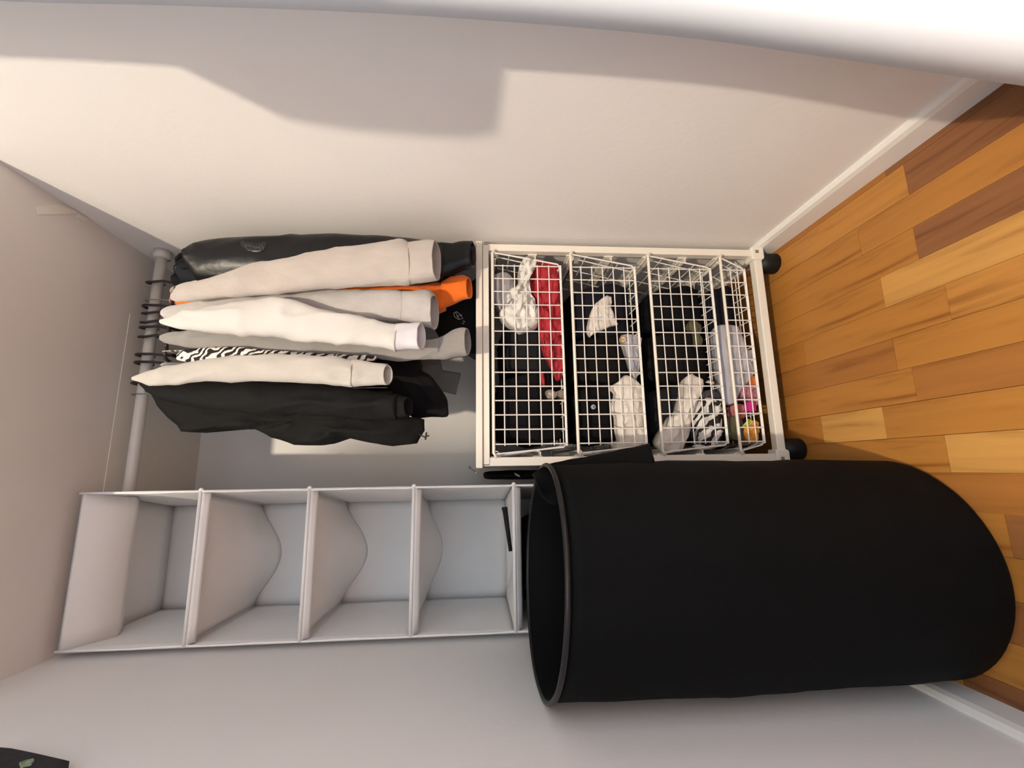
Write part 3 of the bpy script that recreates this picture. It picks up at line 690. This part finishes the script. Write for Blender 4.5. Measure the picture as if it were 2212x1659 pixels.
for i in range(len(levels)-1):
    z1, z0 = levels[i], levels[i+1]
    panel('right_side_panel', (OX1, YO, z0), (XBR, OYB, z0), (XBR, OYB, z1), (OX1, YO, z1), 0, 12, 12, seed=i, fn=lambda u, t: .004*math.sin(PI*t)*math.sin(PI*u), normal=Vector((1, 0, 0)))
    panel('left_side_panel', (OX0, YO, z0), (XBL, OYB, z0), (XBL, OYB, z1), (OX0, YO, z1), 0, 12, 12, seed=i+9, normal=Vector((-1, 0, 0)), fn=lambda u, t: -.003*math.sin(PI*t)*math.sin(PI*u))
    panel('back_panel', (XBR, OYB, z0), (XBL, OYB, z0), (XBL, OYB, z1), (XBR, OYB, z1), 0, 12, 12, seed=i+20, normal=Vector((0, 1, 0)), fn=lambda u, t: .006*math.sin(PI*t)*math.sin(PI*u))
sagf = [.062, .066, .046, .03, .02]
for i, z in enumerate(shelves):
    s = sagf[i]
    panel('shelf', (OX0+.002, YO+.003, z), (OX1-.002, YO+.003, z), (XBR-.002, OYB-.001, z), (XBL+.002, OYB-.001, z), 0, 20, 18, .003, lambda u, t, s=s: -s*(math.sin(PI*u)**1.5)*(t**1.2), seed=i+31, normal=Vector((0, 0, 1)), wr=.004)
    MB().tube([(OX0-.002, YO, z), (OX1+.002, YO, z)], .0042, 8).build('front_bar', NONWOVEN, og, True)
    # folded fabric lip behind the bar
    panel('lip', (OX0+.002, YO-.001, z-.004), (OX1-.002, YO-.001, z-.004), (OX1-.004, YO+.010, z-.017), (OX0+.004, YO+.010, z-.017), 0, 8, 3, .002, seed=i+40, wr=.001)
panel('top_panel', (OX0, YO, ZTOP-.010), (OX1, YO, ZTOP-.010), (XBR, OYB, ZTOP-.010), (XBL, OYB, ZTOP-.010), 0, 8, 8, .008, seed=60, normal=Vector((0, 0, 1)), wr=0, fn=lambda u, t: -.055*math.exp(-((t-.27)/.16)**2))
sm = MB()
for x in (OX0, OX1):
    sm.tube([(x, YO, ZTOP)]+[(x+.0008*math.sin(i*1.7), YO, ZTOP-(ZTOP-ZBOT)*i/24) for i in range(1, 25)], .0024, 6)
sm.build('edge_piping', NONWOVEN, og, True)
for z in shelves:
    c0 = Vector((OX1+.003, YO, z))
    loft('bar_knob', [(c0.x, c0.y, z+.005, .001, .001), (c0.x+.001, c0.y, z+.002, .004, .004), (c0.x+.001, c0.y, z-.003, .004, .004), (c0.x, c0.y, z-.006, .001, .001)], NONWOVEN, og, 2, 10, 0)
# things inside it
gc = thing('glasses_case', 'slim black case standing in the fourth organizer compartment', 'case')
a, b = at(1101, 1098, YO+.06), at(1112, 1190, YO+.06)
mbx = MB().tube([a+Vector((0, 0, .012)), b+Vector((0, 0, .010))], .0065, 8, False, [1, .7]); mbx.build('body', BLACKPLASTIC, gc, True)
MB().tube([a+Vector((.003, 0, .0125)), a+Vector((-.004, 0, .0122))], .0072, 8).build('cap', BLACKPLASTIC, gc, True)
bundle('folded_cloth', 'black folded cloth in the organizer compartment hidden by the hamper', 'cloth', -.34, -.108, 1.10, 1.30, .470, .675, DK[0], 14, None)

# ================================================================== black laundry hamper
HX, HY, HR, HZ = -.183, .828, .186, .676
hp = thing('laundry_hamper', 'large round black fabric laundry hamper standing on the floor', 'hamper')
n = 72
def hring(z, r, tilt, amp, seed):
    out = []
    for j in range(n):
        a = 2*PI*j/n; c, s = math.cos(a), math.sin(a)
        d = amp*(nz((c*.5, s*.5, z*1.2), 5, seed)+.5*nz((c*.5, s*.5, z*2), 11, seed))
        x, y = HX+(r+d)*c, HY+(r+d)*s
        x = max(x, XL+.004+.013*(z < .065))
        out.append((x, y, z+tilt*s-.010*c*(tilt != 0)))
    return out
rings = [hring(.001, .03, 0, 0, 1), hring(.001, HR*.97, 0, 0, 1), hring(.010, HR, 0, .001, 1)]
K = 26
for i in range(1, K):
    z = .01+(HZ-.01)*i/K
    rings.append(hring(z, HR+.004*math.sin(PI*i/K), .006*(i/K)**2, .004, 1))
rings.append(hring(HZ, HR, .006, 0, 1))
inner = [hring(HZ-.002, HR-.004, .006, 0, 1)]+[hring(z, HR-.006, 0.006*(z/HZ)**2, .003, 1) for z in (.6, .45, .3, .15, .02)]+[hring(.012, .03, 0, 0, 1)]
allr = rings+inner; v = [p for r in allr for p in r]; f = []
for i in range(len(allr)-1):
    for j in range(n): f.append((i*n+j, i*n+(j+1) % n, (i+1)*n+(j+1) % n, (i+1)*n+j))
f.append(tuple(range(n))); f.append(tuple((len(allr)-1)*n+j for j in range(n)))
add_obj('body', v, f, BLACKNYLON, hp)
MB().tube(hring(HZ, HR+.001, .006, 0, 1), .0045, 8, True).build('rim_wire', mat('black_binding', (16, 16, 18), .4, spec=.4), hp, True)
# lid flap hanging over the right side
FL = [(1150, 1026, .862), (1185, 1006, .86), (1260, 990, .86), (1340, 975, .86), (1402, 963, .855), (1412, 996, .80), (1330, 1030, .80), (1260, 1060, .80), (1200, 1090, .79), (1165, 1070, .79)]
top = [at(*q) for q in FL[:5]]; bot = [at(*q) for q in FL[5:]][::-1]
v = []; f = []; nn = 20
T = resample([tuple(p) for p in top], 5); B = resample([tuple(p) for p in bot], 5)
for layer in (0, 1):
    for A, Bq in zip(T, B):
        for k2 in range(5):
            t = k2/4; q = Vector(A)*(1-t)+Vector(Bq)*t; q.x += .006*math.sin(PI*t)+layer*.003+.004*nz(q, 25, 77); q.y -= layer*.001-.008*nz(q, 16, 78)
            v.append(q)
m1 = len(T)*5
for l in (0, 1):
    for i in range(len(T)-1):
        for k2 in range(4):
            a = l*m1+i*5+k2; f.append((a, a+1, a+6, a+5))
for i in range(len(T)-1):
    f.append((i*5, i*5+5, m1+i*5+5, m1+i*5)); f.append((i*5+4, i*5+9, m1+i*5+9, m1+i*5+4))
for k2 in range(4):
    f.append((k2, k2+1, m1+k2+1, m1+k2)); e = (len(T)-1)*5+k2; f.append((e, e+1, m1+e+1, m1+e))
add_obj('lid_flap', v, f, BLACKNYLON, hp)

# ================================================================== small things by the opening
db = thing('dark_pouch', 'dark pouch corner hanging on the wall near the closet top', 'pouch')
def at_x(px, py, X):
    d = FW + RT*((1659-py)-829.5)/F_PX + UP*(1106-px)/F_PX
    return EYE + d*(X/d.x)
def wall_patch(name, P, x0, x1, m, parent):
    mb = MB(); k = len(P); C0 = sum((at_x(q[0], q[1], XL+.01) for q in P), Vector())/k
    for x, sc in ((x0, 1), (x1-.003, 1), (x1, .86)):
        for q in P:
            w = C0+(at_x(q[0], q[1], XL+.01)-C0)*sc; mb.v.append((x, w.y, w.z))
    for l in (0, 1):
        for j_ in range(k): mb.f.append((l*k+j_, l*k+(j_+1) % k, (l+1)*k+(j_+1) % k, (l+1)*k+j_))
    mb.f += [tuple(range(k)), tuple(range(2*k, 3*k))]
    return mb.build(name, m, parent)
wall_patch('fabric', [(-55, 1655), (-22, 1614), (22, 1618), (80, 1630), (150, 1646), (134, 1664), (80, 1700), (10, 1735), (-45, 1720)], XL+.0005, XL+.014, mat('dark_pouch_cloth', (34, 30, 34), .8, .2, 60, .3, 90), db)
wall_patch('print', [(38, 1657), (56, 1651), (72, 1647), (75, 1652), (66, 1662), (42, 1668)], XL+.013, XL+.0155, mat('pouch_print', (130, 150, 120), .7, .4, 150), db)
p0 = at_x(-40, 1668, XL+.01)
MB().tube([p0+Vector((0, 0, -.01)), p0+Vector((0, .004, .03)), p0+Vector((-.006, .006, .05))], .0015, 5).build('loop', MATS['dark_pouch_cloth'], db)

# made-up unseen bag by the jamb, outlined to cast the wall's lump shadow
sb = thing('shadow_caster', 'unseen dark bag shape added by the door jamb to cast the wall shadow', 'bag')
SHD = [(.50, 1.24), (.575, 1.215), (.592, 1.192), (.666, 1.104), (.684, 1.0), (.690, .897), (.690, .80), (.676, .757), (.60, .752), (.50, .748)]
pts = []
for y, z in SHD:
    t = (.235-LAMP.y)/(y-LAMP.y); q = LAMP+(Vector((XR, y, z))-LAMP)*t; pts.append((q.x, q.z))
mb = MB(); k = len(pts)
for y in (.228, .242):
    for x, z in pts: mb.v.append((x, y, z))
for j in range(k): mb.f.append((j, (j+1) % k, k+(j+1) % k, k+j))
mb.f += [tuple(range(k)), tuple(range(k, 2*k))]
o = mb.build('pouch', mat('caster_canvas', (60, 58, 60), .9, .1, 40, .3, 120), sb)
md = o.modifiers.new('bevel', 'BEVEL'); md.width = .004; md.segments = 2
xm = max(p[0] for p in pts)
MB().tube([(xm-.01, .236, pts[0][1]-.01), (xm+.04, .27, pts[0][1]+.10), (xm+.10, .318, pts[0][1]+.16)], .004, 6).build('caster_strap', MATS['caster_canvas'], sb)

# pale patch on the closet top, painted in for a light leak
def at_z(px, py, Z):
    d = FW + RT*((1659-py)-829.5)/F_PX + UP*(1106-px)/F_PX
    return EYE + d*((Z-HC)/d.z)
tp = thing('leak_patch', 'pale patch painted as a light leak on the closet top beside the wall', 'light patch')
for nm, P in (('strip', [(78, 448), (120, 441), (160, 441), (172, 449), (158, 461), (120, 463), (82, 463)]), ('flared_end', [(170, 450), (178, 449), (191, 470), (180, 476), (164, 470)])):
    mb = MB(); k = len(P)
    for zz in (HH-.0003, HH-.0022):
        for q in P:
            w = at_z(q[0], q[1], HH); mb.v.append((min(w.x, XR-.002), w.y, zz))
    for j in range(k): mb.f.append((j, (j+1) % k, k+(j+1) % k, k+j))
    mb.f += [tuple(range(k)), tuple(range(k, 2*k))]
    mb.build(nm, mat('leak_patch_paint', (246, 244, 236), .5), tp)
